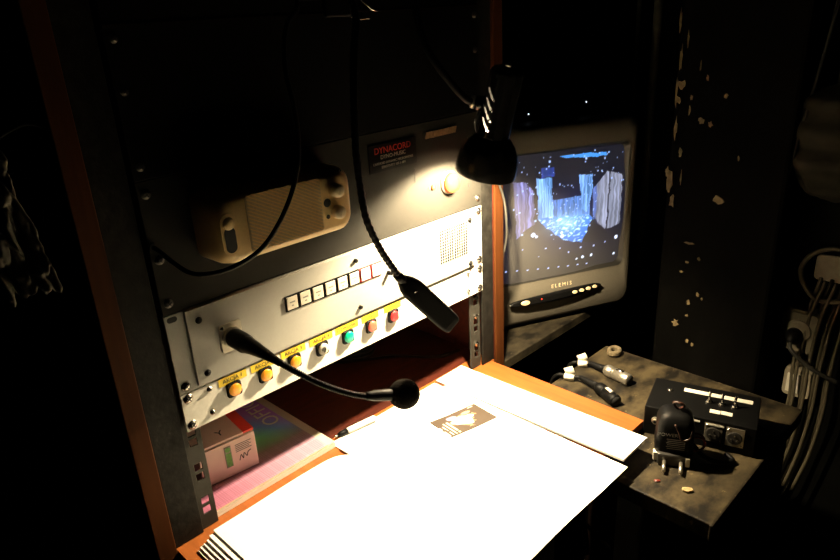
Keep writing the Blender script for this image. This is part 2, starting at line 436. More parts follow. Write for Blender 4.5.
finish('foam_windscreen', gl(bm), M['foam'], gm, smooth=True)

# --- 1U white button panel
bp_ = thing('button_panel', 'narrow white rack panel with seven round push buttons under yellow tape labels', 'control panel', (0, 0, -.0895))
ZO = .0895
def bl(bm): bm.transform(Matrix.Translation((0, 0, ZO))); return bm
bm = new(); box(bm, (-.0005, -.003, -.1332), (.4825, .0, -.0894)); box(bm, (.03, 0, -.130), (.455, .05, -.093)); finish('face_plate', bl(bm), M['white'], bp_, bevel=.0006)
for x, z in ((.0075, -.0955), (.0065, -.1265), (.4755, -.0955), (.4755, -.1265)):
    o = screw(bp_, x, z + ZO, -.003, .0044)
for x, z in ((.0315, -.0952), (.0305, -.1228), (.449, -.0952), (.449, -.1228)):
    o = screw(bp_, x, z + ZO, -.003, .0026)
BT = [(.0585, 'AKCJA 1', 'orange', .034), (.0985, 'AKCJA 2', 'orange', .034), (.1385, 'AKCJA 3', 'orange', .034), (.1790, 'AKCJA 4', 'key', .034), (.2192, 'DZWONKI', 'green', .036), (.2578, 'GONG 1', 'redpale', .028), (.2967, 'GONG 2', 'red', .030)]
for x, t, c, w in BT:
    z = -.1068
    bm = new(); loft(bm, [[(x + a, y, z + b) for a, b in rrect(s, s, .0028)] for y, s in ((-.003, .0172), (-.0052, .0172), (-.0068, .0164))])
    lk = {'orange': 'orange cap', 'green': 'green cap', 'redpale': 'pale red cap', 'red': 'red cap', 'key': 'white cap with dark keyhole'}[c]
    k = finish('push_button', bl(bm), M['black'], bp_, bevel=.0005); k['label'] = 'square black button with ' + lk
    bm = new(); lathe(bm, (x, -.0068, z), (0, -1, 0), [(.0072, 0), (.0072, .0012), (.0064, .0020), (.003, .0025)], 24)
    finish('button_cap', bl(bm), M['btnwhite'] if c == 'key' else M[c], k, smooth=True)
    if c == 'key':
        bm = new(); lathe(bm, (x - .0008, -.0092, z + .0004), (0, -1, 0), [(.0032, 0), (.0032, .0006)], 16); box(bm, (x - .001, -.0098, z - .004), (x + .001, -.0092, z)); finish('keyhole', bl(bm), M['ink'], k)
    zl = -.0945
    bm = new(); box(bm, (x + .001 - w / 2, -.0035, zl - .0046), (x + .001 + w / 2, -.0031, zl + .0046)); k = finish('tape_label', bl(bm), M['yellow'], bp_)
    finish('lettering', bl(text_bm(t, .0066, FRONT(x + .001, zl, -.0036), .0001)), M['ink'], k)

# --- 6U dark grey front above
am = thing('amplifier', 'dark grey rack amplifier front with a black name plate and orange pilot light', 'amplifier', (0, 0, 0))
bm = new(); box(bm, (-.0005, -.003, .0006), (.4825, .0, .1330)); box(bm, (.02, .0, .004), (.46, .25, .129)); finish('face_plate', bm, M['amp'], am, bevel=.0006)
for x in (.0075, .4745):
    for z in (.012, .057, .121): screw(am, x, z, -.003, .0038, M['screwdark'] if x < .1 else None)
bm = new(); box(bm, (.2765, -.0042, .0855), (.356, -.0031, .1185)); sg = finish('sign_plate', bm, M['signblack'], am)
sg['label'] = 'black name plate with red and grey lettering'
for t, s, z, m in (('DYNACORD', .0108, .1105, 'signred'), ('DYNO-MUSIC', .0068, .1025, 'signgrey'), ('CARDIOID DYNAMIC MICROPHONE', .0041, .0955, 'signgrey'), ('SENSITIVITY 107-1 dBV', .0041, .0905, 'signgrey')):
    finish('lettering', text_bm(t, s, FRONT(.316, z, -.0043), .0001), M[m], sg)
bm = new(); box(bm, (.372, -.0036, .1115), (.4335, -.0031, .1215)); vt = finish('vent_grille', bm, M['hole'], am)
bm = new()
for i in range(13): obox(bm, (.3755 + i * .0045, -.0046, .1160), (1, 0, .0), (0, 1, 0), (.35, 0, 1), .0010, .0011, .0042)
finish('slats', bm, M['slat'], vt)
bm = new(); lathe(bm, (.4145, -.003, .0475), (0, -1, 0), [(.0158, 0), (.0158, .003), (.0145, .004)], 28); pk = finish('pilot_light', bm, M['nickel'], am, smooth=False)
bm = new(); lathe(bm, (.4145, -.007, .0475), (0, -1, 0), [(.0140, 0), (.0140, .004), (.0115, .0075), (.005, .009)], 28); o = finish('lens', bm, M['pilot'], pk, smooth=True); o['label'] = 'orange-red lens'
bm = new()
for x, z, r in ((.456, .034, .0019), (.455, .1, .0019), (.3775, .0475, .0022)): lathe(bm, (x, -.0031, z), (0, -1, 0), [(r, 0), (r, .0006)], 10)
finish('screw_hole', bm, M['hole'], am)
bm = new(); lathe(bm, (.383, -.003, .047), (0, -1, 0), [(.003, 0), (.0028, .003), (.0012, .004)], 14); o = finish('indicator', bm, M['pilot'], am, smooth=True)
bm = new(); cyl(bm, (.352, -.0032, .060), (.3522, -.0032, .078), .0006, n=6); finish('scratch', bm, M['hole'], am)

# black unit above
bk0 = thing('rack_unit', 'black rack unit above the grey amplifier front with the name plate', 'rack unit', (0, 0, .134))
bm = new(); box(bm, (-.0005, -.003, .134), (.4825, .0, .2662)); box(bm, (.02, 0, .138), (.46, .22, .262)); bm.transform(Matrix.Translation((0, 0, -.134))); finish('face_plate', bm, M['black'], bk0, bevel=.0006)
bm = new(); box(bm, (.0, -.0045, .2635 - .134), (.4825, -.003, .2660 - .134)); o = finish('edge_strip', bm, M['outer'], bk0)
for x in (.0075, .4745):
    for z in (.012, .078, .121): screw(bk0, x, z, -.003, .0032, M['screwdark'])
# upper blank unit
bm = new(); box(bm, (-.0005, -.003, .2675), (.4825, .0, .50)); o = finish('blank_panel', bm, M['black'], bevel=.0015)
tag(o, 'black blank panel at the top of the rack above the amplifier', 'panel')

# --- beige wall speaker fixed on the amplifier front
sk = thing('intercom_speaker', 'beige plastic intercom loudspeaker with ribbed grille and two cream knobs', 'speaker', (.119, -.003, .080))
def face(x, z):   # front surface depth
    return -.046 - .004 * (1 - ((z) / .034) ** 2)
W_, H_ = .165, .070
loops = []
for y, s, r in ((0., 0, .012), (-.030, .0, .014), (-.040, .0015, .016), (-.045, .005, .015), (-.047, .010, .012)):
    loops.append([(a + .0105, y, b) for a, b in rrect(W_ - s * 2, H_ - s * 2, r, 6)])
bm = new(); loft(bm, loops); finish('housing', bm, M['beige'], sk, smooth=True)
# grille plate with diagonal ribs
bm = new(); gx0, gx1, gz0, gz1 = -.0385, .0475, -.0265, .031
loft(bm, [[(.0045 + a, y, .002 + b) for a, b in rrect(.0885, .057, .004)] for y in (-.0465, -.0482)])
g = finish('grille', bm, M['beigedark'], sk, bevel=.0006)
bm = new(); n = 42
for i in range(n):
    t = -.060 + i * .120 / (n - 1) * 1.25 - .012
    # line x*0.55 + z = t ... keep inside
    pts = []
    for k in range(61):
        x = gx0 + (gx1 - gx0) * k / 60; z = t * 1.0 - (x - .0045) * .55 + .002
        if gz0 < z < gz1: pts.append((x, z))
    if len(pts) > 2:
        a, b = pts[0], pts[-1]; d = Vector((b[0] - a[0], 0, b[1] - a[1])); L = d.length
        obox(bm, ((a[0] + b[0]) / 2, -.0487, (a[1] + b[1]) / 2), d, (0, 1, 0), d.cross(Vector((0, 1, 0))), L / 2, .0006, .00055)
finish('ribs', bm, M['beige'], g)
# carrying recess at left
bm = new(); loft(bm, [[(-.0605 + a, y, -.002 + b) for a, b in rrect(.0172 - s, .0405 - s, .0082 - s / 2, 6)] for y, s in ((-.0465, 0), (-.0480, .0), (-.0480, .0018))])
o = finish('recess_rim', bm, M['beige'], sk, smooth=False)
bm = new(); loft(bm, [[(-.0605 + a, y, -.0075 + b) for a, b in rrect(.0115, .0255, .0056, 6)] for y in (-.0480, -.0483)])
finish('recess', bm, M['hole'], o)
bm = new(); bmesh.ops.create_uvsphere(bm, u_segments=20, v_segments=12, radius=.0062, matrix=Matrix.Translation((-.0605, -.0482, .0085)) @ Matrix.Scale(.5, 4, (0, 1, 0)))
finish('thumb_pad', bm, M['beige'], o, smooth=True)
for x, z, r, h, nm, m in ((.0665, .0135, .0072, .011, 'knob', 'knob'), (.0675, -.0105, .0072, .009, 'knob', 'knob')):
    bm = new(); lathe(bm, (x, -.0465, z), (0, -1, 0), [(r, 0), (r, h * .7), (r * .93, h * .9), (r * .6, h)], 26)
    o = finish(nm, bm, M[m], sk, smooth=True)
    bm = new(); obox(bm, (x, -.0465 - h, z), (.3, 0, 1), (0, 1, 0), (1, 0, -.3), r * .55, .0004, .0005); finish('pointer', bm, M['beigedark'], o)
bm = new()
for x, z, r in ((.0562, .0015, .0046), (.0558, -.0135, .0024)): lathe(bm, (x, -.0468, z), (0, -1, 0), [(r, 0), (r, .0006), (r * .8, .0007)], 20)
finish('jack', bm, M['hole'], sk)
bm = new(); lathe(bm, (.078, -.0465, .0315), (0, -1, 0), [(.0014, 0), (.0010, .001)], 10); finish('corner_screw', bm, M['chrome'], sk)

# ------------------------------------------------------------------ things inside the rack, on the board
# ream of paper
RZ = .0085
rm = thing('paper_ream', 'flat ream of office paper in a colourful holographic wrapper inside the rack', 'paper ream', (.0875, .159, DZ + .0005), math.radians(.5))
bm = new(); box(bm, (-.1045, -.148, 0), (.1045, .148, RZ - .001)); finish('sheets', bm, M['papercut'], rm)
def cover_pic(u, v):          # u along x 0..1, v=0 at the far edge, 1 near
    x, y = u * .209, (1 - v) * .296
    bx = min(x, .209 - x, .296 - y)
    if .209 - x < .011 or .296 - y < .011: return (.56, .50, .40)
    if y < .002: return (.5, .36, .2)
    grid = 1. - .30 * (((x * 1000) % 3.2 < .8) or ((y * 1000) % 3.2 < .8))
    g = noise.noise(Vector((x * 9, y * 9, 1.3))) * .10
    t = (y - .04) / .12 + g                 # 0 near -> 1 far
    d = (x * .80 + y * .55) / .22 + g * .4  # diagonal colour bands
    stops = [(0, (.03, .07, .22)), (.30, (.035, .08, .26)), (.45, (.03, .11, .22)), (.60, (.05, .20, .13)), (.74, (.07, .22, .09)), (.86, (.05, .10, .22)), (1.0, (.13, .05, .19)), (1.6, (.10, .04, .17))]
    c = stops[-1][1]
    for (a, ca), (b, cb) in zip(stops, stops[1:]):
        if a <= d < b:
            k = (d - a) / (b - a); c = tuple(p + (q - p) * k for p, q in zip(ca, cb)); break
    kx = max(0, min(1, (x - .03) / .14)); low = (.40 + .08 * kx, .13 + .15 * kx, .22 + .16 * kx)
    lowg = tuple(q * grid for q in low)
    mid = (.26, .20, .12)
    k = max(0, min(1, (y - .035) / .03 + g)); k2 = max(0, min(1, (y - .058 + (x - .1) * .1) / .035 + g))
    m_ = tuple(p + (q - p) * k for p, q in zip(lowg, tuple(q * (grid * .5 + .5) for q in mid)))
    c = tuple(min(1, q * 3.6) for q in c)
    return tuple(p + (q - p) * k2 for p, q in zip(m_, c))
paint_grid('cover', M['cover'], rm, lambda u, v: (-.1045 + u * .209, .148 - v * .296, RZ), cover_pic, 210, 290)
bm = text_bm('OFFICE', .032, face_mtx((.080, .000, RZ + .0003), (.03, 1, 0), (-1, .03, 0)), .0001); 
o = finish('lettering', bm, M['tapewhite'], rm)

# small carton on the ream
ct = thing('small_carton', 'small white carton with red printed lid standing on the colourful ream', 'box', (.071, .052, DZ + .0095), math.radians(-6))
bm = new(); box(bm, (-.042, 0, 0), (.030, .060, .048)); finish('body', bm, M['card'], ct, bevel=.0006)
bm = new(); vs = [(-.042, .001, .0482), (.029, .001, .0482), (.030, .060, .0485), (-.042, .060, .0485)]
box(bm, (-.0422, .003, .0482), (.0305, .0605, .0515)); o = finish('lid', bm, M['cardpink'], ct, bevel=.0005)
bm = new(); box(bm, (.017, .0028, .0490), (.0308, .0610, .0519)); k = finish('red_print', bm, M['cardred'], o)
merge_bm = text_bm('Y', .016, face_mtx((-.006, .020, .0517), (1, 0, 0), (0, 1, 0)), .0001); finish('lettering', merge_bm, M['ink'], o)
bm = new(); obox(bm, (-.007, -.0006, .0285), (1, 0, 0), (0, 1, 0), (0, 0, 1), .0042, .0005, .0145); k = finish('sticker', bm, M['signgrey'], ct)
bm = new(); obox(bm, (-.007, -.0011, .0245), (1, 0, 0), (0, 1, 0), (0, 0, 1), .0034, .0002, .0095); finish('code_block', bm, M['greenlab'], k)
bm = new(); lathe(bm, (-.007, -.0010, .0390), (0, -1, 0), [(.0034, 0), (.0034, .0004)], 16); finish('green_dot', bm, M['greenlab'], k)
bm = new()
for r in range(5): box(bm, (.003, -.0003, .0395 - r * .0024), (.003 + .021 - .003 * (r % 2), -.0001, .0404 - r * .0024))
finish('small_print', bm, M['greylabel'], ct)
bm = new(); tube(bm, [(.006, -.0004, .017), (.009, -.0004, .024), (.011, -.0004, .018), (.013, -.0004, .025), (.016, -.0004, .019), (.018, -.0004, .024), (.022, -.0004, .026)], .0005, 6, 6); finish('handwriting', bm, M['ink'], ct)

# coil of cable behind the buttons and a cable along the interior floor
bm = new(); tube(bm, [(.375 + .030 * math.cos(a * .7), .185 + .030 * math.sin(a * .7), DZ + .006 + .0009 * a) for a in range(0, 28)], .0045, 4, 8)
o = finish('coiled_cable', bm, M['black'], smooth=True); tag(o, 'black coiled cable lying inside the rack behind the button panel', 'cable')
bm = new(); tube(bm, [(.315, .21, DZ + .0035), (.36, .172, DZ + .0035), (.41, .135, DZ + .0035), (.455, .075, DZ + .0035), (.495, .06, DZ + .0035)], .003, 8, 8)
o = finish('cable', bm, M['black'], smooth=True); tag(o, 'thin black cable lying on the shade-darkened board inside the rack', 'cable')

# ------------------------------------------------------------------ papers
PZ = DZ + .0004
def sheet(bm, x0, x1, y0, y1, zf, th, nx=24, ny=10):
    """block of sheets; zf(s,t) gives the top surface height, s along x, t along y"""
    T = [[bm.verts.new((x0 + (x1 - x0) * i / nx, y0 + (y1 - y0) * j / ny, zf(i / nx, j / ny))) for i in range(nx + 1)] for j in range(ny + 1)]
    B = [[bm.verts.new((x0 + (x1 - x0) * i / nx, y0 + (y1 - y0) * j / ny, zf(i / nx, j / ny) - th)) for i in range(nx + 1)] for j in range(ny + 1)]
    for j in range(ny):
        for i in range(nx):
            bm.faces.new((T[j][i], T[j][i + 1], T[j + 1][i + 1], T[j + 1][i])); bm.faces.new((B[j][i], B[j + 1][i], B[j + 1][i + 1], B[j][i + 1]))
    for i in range(nx):
        bm.faces.new((T[0][i], B[0][i], B[0][i + 1], T[0][i + 1])); bm.faces.new((T[ny][i], T[ny][i + 1], B[ny][i + 1], B[ny][i]))
    for j in range(ny):
        bm.faces.new((T[j][0], T[j + 1][0], B[j + 1][0], B[j][0])); bm.faces.new((T[j][nx], B[j][nx], B[j + 1][nx], T[j + 1][nx]))

# loose stack underneath
st = thing('paper_stack', 'loose stack of white paper under the open script at its right', 'paper', (.34, -.14, PZ))
def sl(bm, c): bm.transform(Matrix.Translation((-c[0], -c[1], -c[2]))); return bm
bm = new(); sheet(bm, .1935, .3945, -.284, .022, lambda s, t: PZ + .0012, .0011); finish('sheets', sl(bm, (.34, -.14, PZ)), M['paper'], st)
bm = new(); sheet(bm, .3985, .4570, -.2905, .0225, lambda s, t: PZ + .0036 + .0068 * (1 - t) ** 1.3 + .0006 * s, .0032); finish('upper_sheets', sl(bm, (.34, -.14, PZ)), M['paper'], st)

# open script : left pile of pages, right page, spine
bk = thing('open_script', 'open white script lying across the board with a printed picture on its right page', 'script', (.185, -.16, PZ))
C0 = (.185, -.16, PZ)
def left_z(base, hump):
    return lambda s, t: PZ + base + hump * math.sin(PI * min(1, s) ** 1.6) * (.7 + .3 * t) - (base - .0030) * max(0, (s - .8) / .2) ** 2
off = [(-.0235, -.0225), (-.0205, -.0215), (-.0165, -.0225), (-.0125, -.0225), (-.0080, -.0205), (-.0015, -.0185)]
for i, (x0, y1) in enumerate(off):
    b = .0020 + i * .0021
    bm = new(); sheet(bm, x0, .192, y1 - .297, y1, left_z(b, .003), .0021); finish('left_pages', sl(bm, C0), M['paper'], bk)
bm = new(); sheet(bm, .1925, .3980, -.2965, .0015, lambda s, t: PZ + .0028 + .003 * math.sin(PI * min(1, s * 1.4)) * (s < .72) * .8, .0012); finish('right_page', sl(bm, C0), M['paper'], bk)
# printed picture on the right page
PA, PB, PC = Vector((.3085, -.0486)), Vector((.3863, -.0633)), Vector((.3031, -.0958))
def pic_card(u, v):
    c = (.050, .032, .019)
    n1 = noise.noise(Vector((u * 4, v * 4, 3.1))); n2 = noise.noise(Vector((u * 9, v * 9, 8.1)))
    du, dv = u - .52, v - .5
    r = math.hypot(du * 1.25, dv)
    blob = r + .20 * n1 + .06 * n2
    if blob < .235 and v > .12: c = (.62, .56, .56)
    elif blob < .33 and n2 > .0: c = (.30, .17, .09)
    if math.hypot((u - .38) * 1.1, v - .22) < .10 + .03 * n2: c = (.30, .22, .34)
    if math.hypot((u - .70) * .7, v - .22) < .07 + .04 * n1: c = (.50, .30, .2)
    if u < .27:
        k = (u * 100) % 7
        if k < 2.6 and (.42 if u < .12 else .30) < v < .93 and n2 > -.35: c = (.7, .62, .5)
    if .80 < u < .92 and .05 < v < .10: c = (.6, .5, .4)
    return c
def pic_pos(u, v):
    p = PA + (PB - PA) * u + (PC - PA) * v
    s = (p.x - .1925) / .2055
    z = PZ + .0028 + .003 * math.sin(PI * min(1, s * 1.4)) * (s < .72) * .8 + .0004
    return (p.x - C0[0], p.y - C0[1], z - C0[2])
paint_grid('printed_picture', M['cardprint'], bk, pic_pos, pic_card, 90, 60)

# pen
pn = thing('pen', 'white ballpoint pen with dark grip lying by the spine of the script', 'pen', (.234, .0215, DZ))
a, b = Vector((-.032, .004, .0046)), Vector((.030, -.006, .0066)); d = (b - a).normalized()
bm = new(); lathe(bm, a + d * .020, d, [(.0042, 0), (.0044, .003), (.0044, .044), (.003, .046)], 16); finish('barrel', bm, M['penblue'], pn, smooth=True)
bm = new(); lathe(bm, a + d * .006, d, [(.0022, 0), (.0040, .004), (.0043, .0142)], 16); finish('grip', bm, M['black'], pn, smooth=True)
bm = new(); lathe(bm, a, d, [(.0004, 0), (.0008, .001), (.0018, .0062)], 12); finish('tip', bm, M['chrome'], pn, smooth=True)

# ------------------------------------------------------------------ desk lamp
LP = Vector((.4005, -.085, .0945))                       # bulb centre
AX = Vector((.045, -.24, .96)).normalized()             # towards the top of the lamp
RIM = LP - AX * .0225
lm = thing('desk_lamp', 'small black spot lamp with slotted neck shining down on the script', 'lamp', RIM)
def ll(bm): bm.transform(Matrix.Translation(-RIM)); return bm
view = (Vector((-.2384, -.6058, .264)) - LP); view = (view - AX * view.dot(AX)).normalized()
side = AX.cross(view).normalized()      # seen from the camera: right or left
if side.dot(r2) > 0: side = -side        # make it point to picture-left
prof = [(.0375, 0), (.0382, .006), (.0376, .016), (.0350, .027), (.0300, .037), (.0240, .044), (.0195, .048)]
N = 48
bm = new(); loft(bm, [ring(RIM + AX * s, r, AX, N) for r, s in prof], False, False)
bmesh.ops.recalc_face_normals(bm, faces=bm.faces)
def twoside(outer, inner, name='enamel'):
    m = bpy.data.materials.new(name); m.use_nodes = True; nt = m.node_tree; b0 = nt.nodes['Principled BSDF']
    tc = nt.nodes.new('ShaderNodeTexCoord'); nz = nt.nodes.new('ShaderNodeTexNoise'); nz.inputs['Scale'].default_value = 90
    nt.links.new(tc.outputs['Object'], nz.inputs['Vector']); return m
shade = finish('shade', ll(bm), M['blackgloss'], lm, smooth=True, solid=0)
bm = new(); loft(bm, [ring(RIM + AX * (s + .0004 if s == 0 else s), r - .0012, AX, N) for r, s in prof], False, False)
finish('inner_lining', ll(bm), M['shadein'], shade, smooth=True)
bm = new(); loft(bm, [ring(RIM, .0375, AX, N), ring(RIM + AX * .0004, .0363, AX, N)], False, False); finish('rim', ll(bm), M['nickel'], shade)
# neck with slanted vent slots (real openings)
NR, N0, N1 = .0195, .048, .122
bm = new(); nth, nz_ = 144, 60
th0 = 0.
slot_th = [math.radians(a) for a in (40, -150, 160)]     # measured from the view direction towards picture-left
def npt(i, j, r):
    a = 2 * PI * i / nth; s = N0 + (N1 - N0) * j / nz_
    return RIM + AX * s + (view * math.cos(a) + side * math.sin(a)) * r
for r, m_, nm in ((NR, 'blackgloss', 'neck'),):
    V = [[bm.verts.new(npt(i, j, r)) for i in range(nth)] for j in range(nz_ + 1)]
    for j in range(nz_):
        for i in range(nth):
            a = 2 * PI * (i + .5) / nth; s = (N1 - N0) * (j + .5) / nz_
            cut = False
            for c in slot_th:
                da = (a - c + PI) % (2 * PI) - PI
                for k in range(4):
                    s0 = .0085 + k * .0118
                    if 0 <= s - s0 <= .0140 and abs(da * NR - (s - s0 - .007) * .85) < .0017: cut = True
            if not cut: bm.faces.new((V[j][i], V[j][(i + 1) % nth], V[j + 1][(i + 1) % nth], V[j + 1][i]))
neck = finish('neck', ll(bm), M['blackgloss'], lm, smooth=True)
bm = new(); lathe(bm, RIM + AX * N1, AX, [(NR, 0), (.0185, .004), (.015, .007), (.008, .009)], 32, cap0=False); finish('cap', ll(bm), M['blackgloss'], lm, smooth=True)
bm = new(); c = RIM + AX * (N1 + .0085); lathe(bm, c, AX, [(.0035, 0), (.0035, .003), (.002, .0045)], 14); finish('cap_nut', ll(bm), M['black'], lm, smooth=True)
bm = new(); bmesh.ops.create_uvsphere(bm, u_segments=24, v_segments=14, radius=.0085, matrix=Matrix.Translation(LP)); finish('bulb', ll(bm), M['bulb'], lm, smooth=True)
# joint, arm and clamp
J = RIM + AX * .082 + side * .0225 + view * -.004
bm = new(); lathe(bm, J - side * .004, side, [(.009, 0), (.009, .009), (.006, .011)], 20)
jo = finish('joint', ll(bm), M['blackgloss'], lm, smooth=True)
bm = new(); lathe(bm, J + side * .007, side, [(.0075, 0), (.008, .002), (.0075, .005), (.003, .007)], 18); finish('wing_knob', ll(bm), M['nickel'], jo, smooth=True)
bm = new(); tube(bm, [J + side * .004, J + Vector((-.018, .012, .010)), (.352, -.040, .215), (.352, -.022, .255), (.355, -.014, .285)], .0045, 10, 12); finish('arm', ll(bm), M['black'], lm, smooth=True)
bm = new(); box(bm, (.338, -.028, .280), (.372, -.0035, .318)); cyl(bm, (.355, -.028, .30), (.355, -.05, .30), .005); finish('clamp', ll(bm), M['black'], lm, bevel=.003)
bm = new(); tube(bm, [J + Vector((0, 0, -.004)), J + Vector((-.004, .004, -.02)), J + Vector((.004, .010, -.034)), J + Vector((.03, .024, -.05)), (.470, -.030, .052), (.497, -.018, .040), (.522, -.012, .005), (.529, -.012, -.03), (.536, -.006, -.07), (.538, .01, -.12)], .0019, 10, 8)
finish('cord', ll(bm), M['greycable'], lm, smooth=True)

# ------------------------------------------------------------------ flexible reading light hanging in front of the rack
hg = thing('gooseneck_light', 'black flexible gooseneck light with flat rectangular head hanging before the grey panel', 'lamp', (.217, -.1, -.02))
HB = (.217, -.1, -.02)
def hl(bm): bm.transform(Matrix.Translation((-HB[0], -HB[1], -HB[2]))); return bm
bm = new(); tube(bm, [(.218, -.048, .281), (.204, -.080, .279), (.182, -.112, .260), (.161, -.130, .229), (.1495, -.139, .1945), (.1461, -.14, .151), (.1472, -.14, .119), (.151, -.14, .0866), (.1632, -.14, .0566), (.1768, -.14, .0328), (.1905, -.14, .0125)], .0034, 18, 12, radf=lambda i, t: .0036 if i % 4 < 2 else .0031)
finish('gooseneck', hl(bm), M['rubber'], hg, smooth=True)
ha, hb = Vector((.1925, -.14, .0105)), Vector((.2530, -.150, -.0600)); d = (hb - ha).normalized()
wv = d.cross(Vector((-.55, -.75, .35))).normalized(); nv = wv.cross(d).normalized()
if nv.y > 0: nv = -nv
loops = []
for t, w, h in ((0, .0056, .0046), (.10, .0098, .006), (.20, .0118, .0066), (.9, .0118, .0066), (.97, .0108, .0058), (1., .009, .0048)):
    c = ha + (hb - ha) * t
    loops.append([c + wv * a + nv * b for a, b in rrect(w * 2, h * 2, min(w, h) * .5, 4)])
bm = new(); loft(bm, loops); finish('head', hl(bm), M['matte'], hg, smooth=False, bevel=.0006)
bm = new(); lathe(bm, ha + (hb - ha) * .18 + nv * .0062, nv, [(.0018, 0), (.0016, .001), (.0008, .0015)], 12); finish('head_screw', hl(bm), M['chrome'], hg, smooth=True)
bm = new(); lathe(bm, ha - d * .012, d, [(.0038, 0), (.0050, .006), (.0050, .014)], 16); finish('collar', hl(bm), M['black'], hg, smooth=True)
bm = new(); box(bm, (.196, -.045, .279), (.233, -.0035, .287)); box(bm, (.199, -.050, .262), (.230, -.042, .292)); finish('clip', hl(bm), M['black'], hg, bevel=.002)
bm = new(); tube(bm, [(0.220, -0.052, 0.292), (0.235, -0.058, 0.278), (0.246, -0.062, 0.268), (0.254, -0.062, 0.266)], .0012, 8, 8); tube(bm, [(0.227, -0.052, 0.262), (0.237, -0.053, 0.259), (0.249, -0.055, 0.259)], .0009, 8, 8); finish('spring_wire', hl(bm), M['chrome'], hg, smooth=True)

# black cable looping in front of the speaker
import math as _m
bm = new()
CB = [(.176, -.0045, .290), (.176, -.030, .286), (.1641, -.05, .271), (.1312, -.08, .2604), (.1104, -.1, .2426), (.1019, -.11, .2192), (.1025, -.115, .1946), (.1034, -.115, .1691), (.0996, -.115, .1435), (.0885, -.115, .119), (.0712, -.115, .0958), (.0522, -.115, .0798), (.0317, -.11, .0701), (.0126, -.1, .0654), (-.0005, -.085, .0655), (.0, -.05, .0675), (.0034, -.02, .070), (.0034, -.0062, .0712)]
tube(bm, CB, .0021, 12, 10)
cb = finish('looped_cable', bm, M['rubber'], smooth=True); tag(cb, 'thin black cable hanging in a loop in front of the beige speaker', 'cable')
bm = new(); cyl(bm, (.0034, -.0062, .0712), (.0034, -.0032, .0712), .004, n=14); finish('plug', bm, M['black'], cb)

# ------------------------------------------------------------------ television on its shelf
SZ = -.281
sh = thing('shelf', 'worn black shelf beside the cabinet carrying the television', 'shelf', (.70, .15, SZ))
bm = new(); box(bm, (.5335, .0, SZ - .017), (1.10, .42, SZ)); finish('board', sl(bm, (.70, .15, SZ)), M['shelf'], sh, bevel=.0015)
bm = new()
for x in (.56, 1.04): box(bm, (x, .40, FZ), (x + .03, .42, SZ - .0175))
finish('post', sl(bm, (.70, .15, SZ)), M['outer'], sh)
TW, TH = .372, .352
AT = math.radians(-25)
TR = Vector((.868, -.045, 0)); ctr = TR - Vector((math.cos(AT), math.sin(AT), 0)) * (TW / 2)
tv = thing('television', 'grey tube television showing a blue lit stage beside the cabinet', 'television', (ctr.x, ctr.y, SZ + .0005), AT)
FT = .008      # foot height
def bow(x): return -.020 * (1 - (x / (TW / 2)) ** 2)
def frontloop(w, h, r, y, cz, bowk=1.):
    return [(a, y + bow(a) * bowk, b) for a, b in rrect(w, h, r, 7, 0, cz)]
bm = new(); CZ = FT + TH / 2; SCZ = .203; SW, SH = .322, .226
loft(bm, [frontloop(SW, SH, .012, .012, SCZ), frontloop(SW + .004, SH + .004, .014, .003, SCZ), frontloop(TW - .022, TH - .018, .020, .000, CZ), frontloop(TW - .006, TH - .005, .018, .005, CZ), frontloop(TW, TH, .018, .012, CZ), frontloop(TW, TH, .018, .075, CZ, .2),
          frontloop(TW * .92, TH * .90, .03, .15, CZ - .005, 0), frontloop(TW * .66, TH * .66, .04, .26, CZ - .03, 0), frontloop(TW * .5, TH * .52, .03, .34, CZ - .045, 0)], False, True)
finish('housing', bm, M['tvgrey'], tv, smooth=True)
bm = new(); loft(bm, [frontloop(SW + .003, SH + .003, .013, .0022, SCZ), frontloop(SW - .008, SH - .008, .014, .010, SCZ)], False, False)
finish('screen_surround', bm, M['tvdark'], tv, smooth=True)
random.seed(11)
dots = [(random.uniform(.05, 1), random.uniform(.05, .72), random.choice((.004, .006, .008))) for _ in range(90)]
dots = [(x * .75 + .25, y * .62, q * .75) for x, y, q in dots] + [(.62 + random.gauss(0, .07), .56 + random.gauss(0, .045), random.choice((.003, .005, .007))) for _ in range(110)]
rows = [(.25 + i * .0645, .885 + .008 * i, .0065) for i in range(9)] + [(.48, .74, .006), (.57, .76, .005), (.63, .81, .006), (.71, .79, .007), (.80, .80, .007), (.88, .79, .006), (.34, .72, .005), (.44, .80, .005)]
big = [(.96, .77, .013), (.96, .92, .009), (.73, .88, .010), (.79, .88, .010), (.58, .66, .013), (.40, .61, .014), (.69, .885, .007), (.42, .63, .009), (.575, .63, .009)]
def inside(u, v, q):
    s = None
    for i in range(len(q)):
        (x0, y0), (x1, y1) = q[i], q[(i + 1) % len(q)]
        c = (x1 - x0) * (v - y0) - (y1 - y0) * (u - x0)
        if s is None: s = c > 0
        elif (c > 0) != s: return False
    return True
Q = dict(left=[(.29, .19), (.36, .20), (.405, .28), (.405, .52), (.30, .62)], cl=[(.42, .18), (.51, .19), (.52, .49), (.43, .49)], cl2=[(.45, .11), (.53, .11), (.53, .18), (.45, .18)], back=[(.51, .36), (.69, .36), (.75, .44), (.75, .53), (.52, .49)],
         cr=[(.68, .20), (.79, .21), (.77, .32), (.77, .52), (.70, .47)], right=[(.77, .33), (.87, .21), (.975, .25), (.975, .66), (.87, .68), (.78, .55)], floor=[(.43, .49), (.52, .49), (.75, .53), (.785, .57), (.71, .75), (.59, .69), (.47, .56)],
         top=[(.56, .040), (.71, .045), (.87, .06), (.87, .09), (.62, .062)], dark=[(.71, .75), (.77, .56), (.88, .70), (.91, .78)])
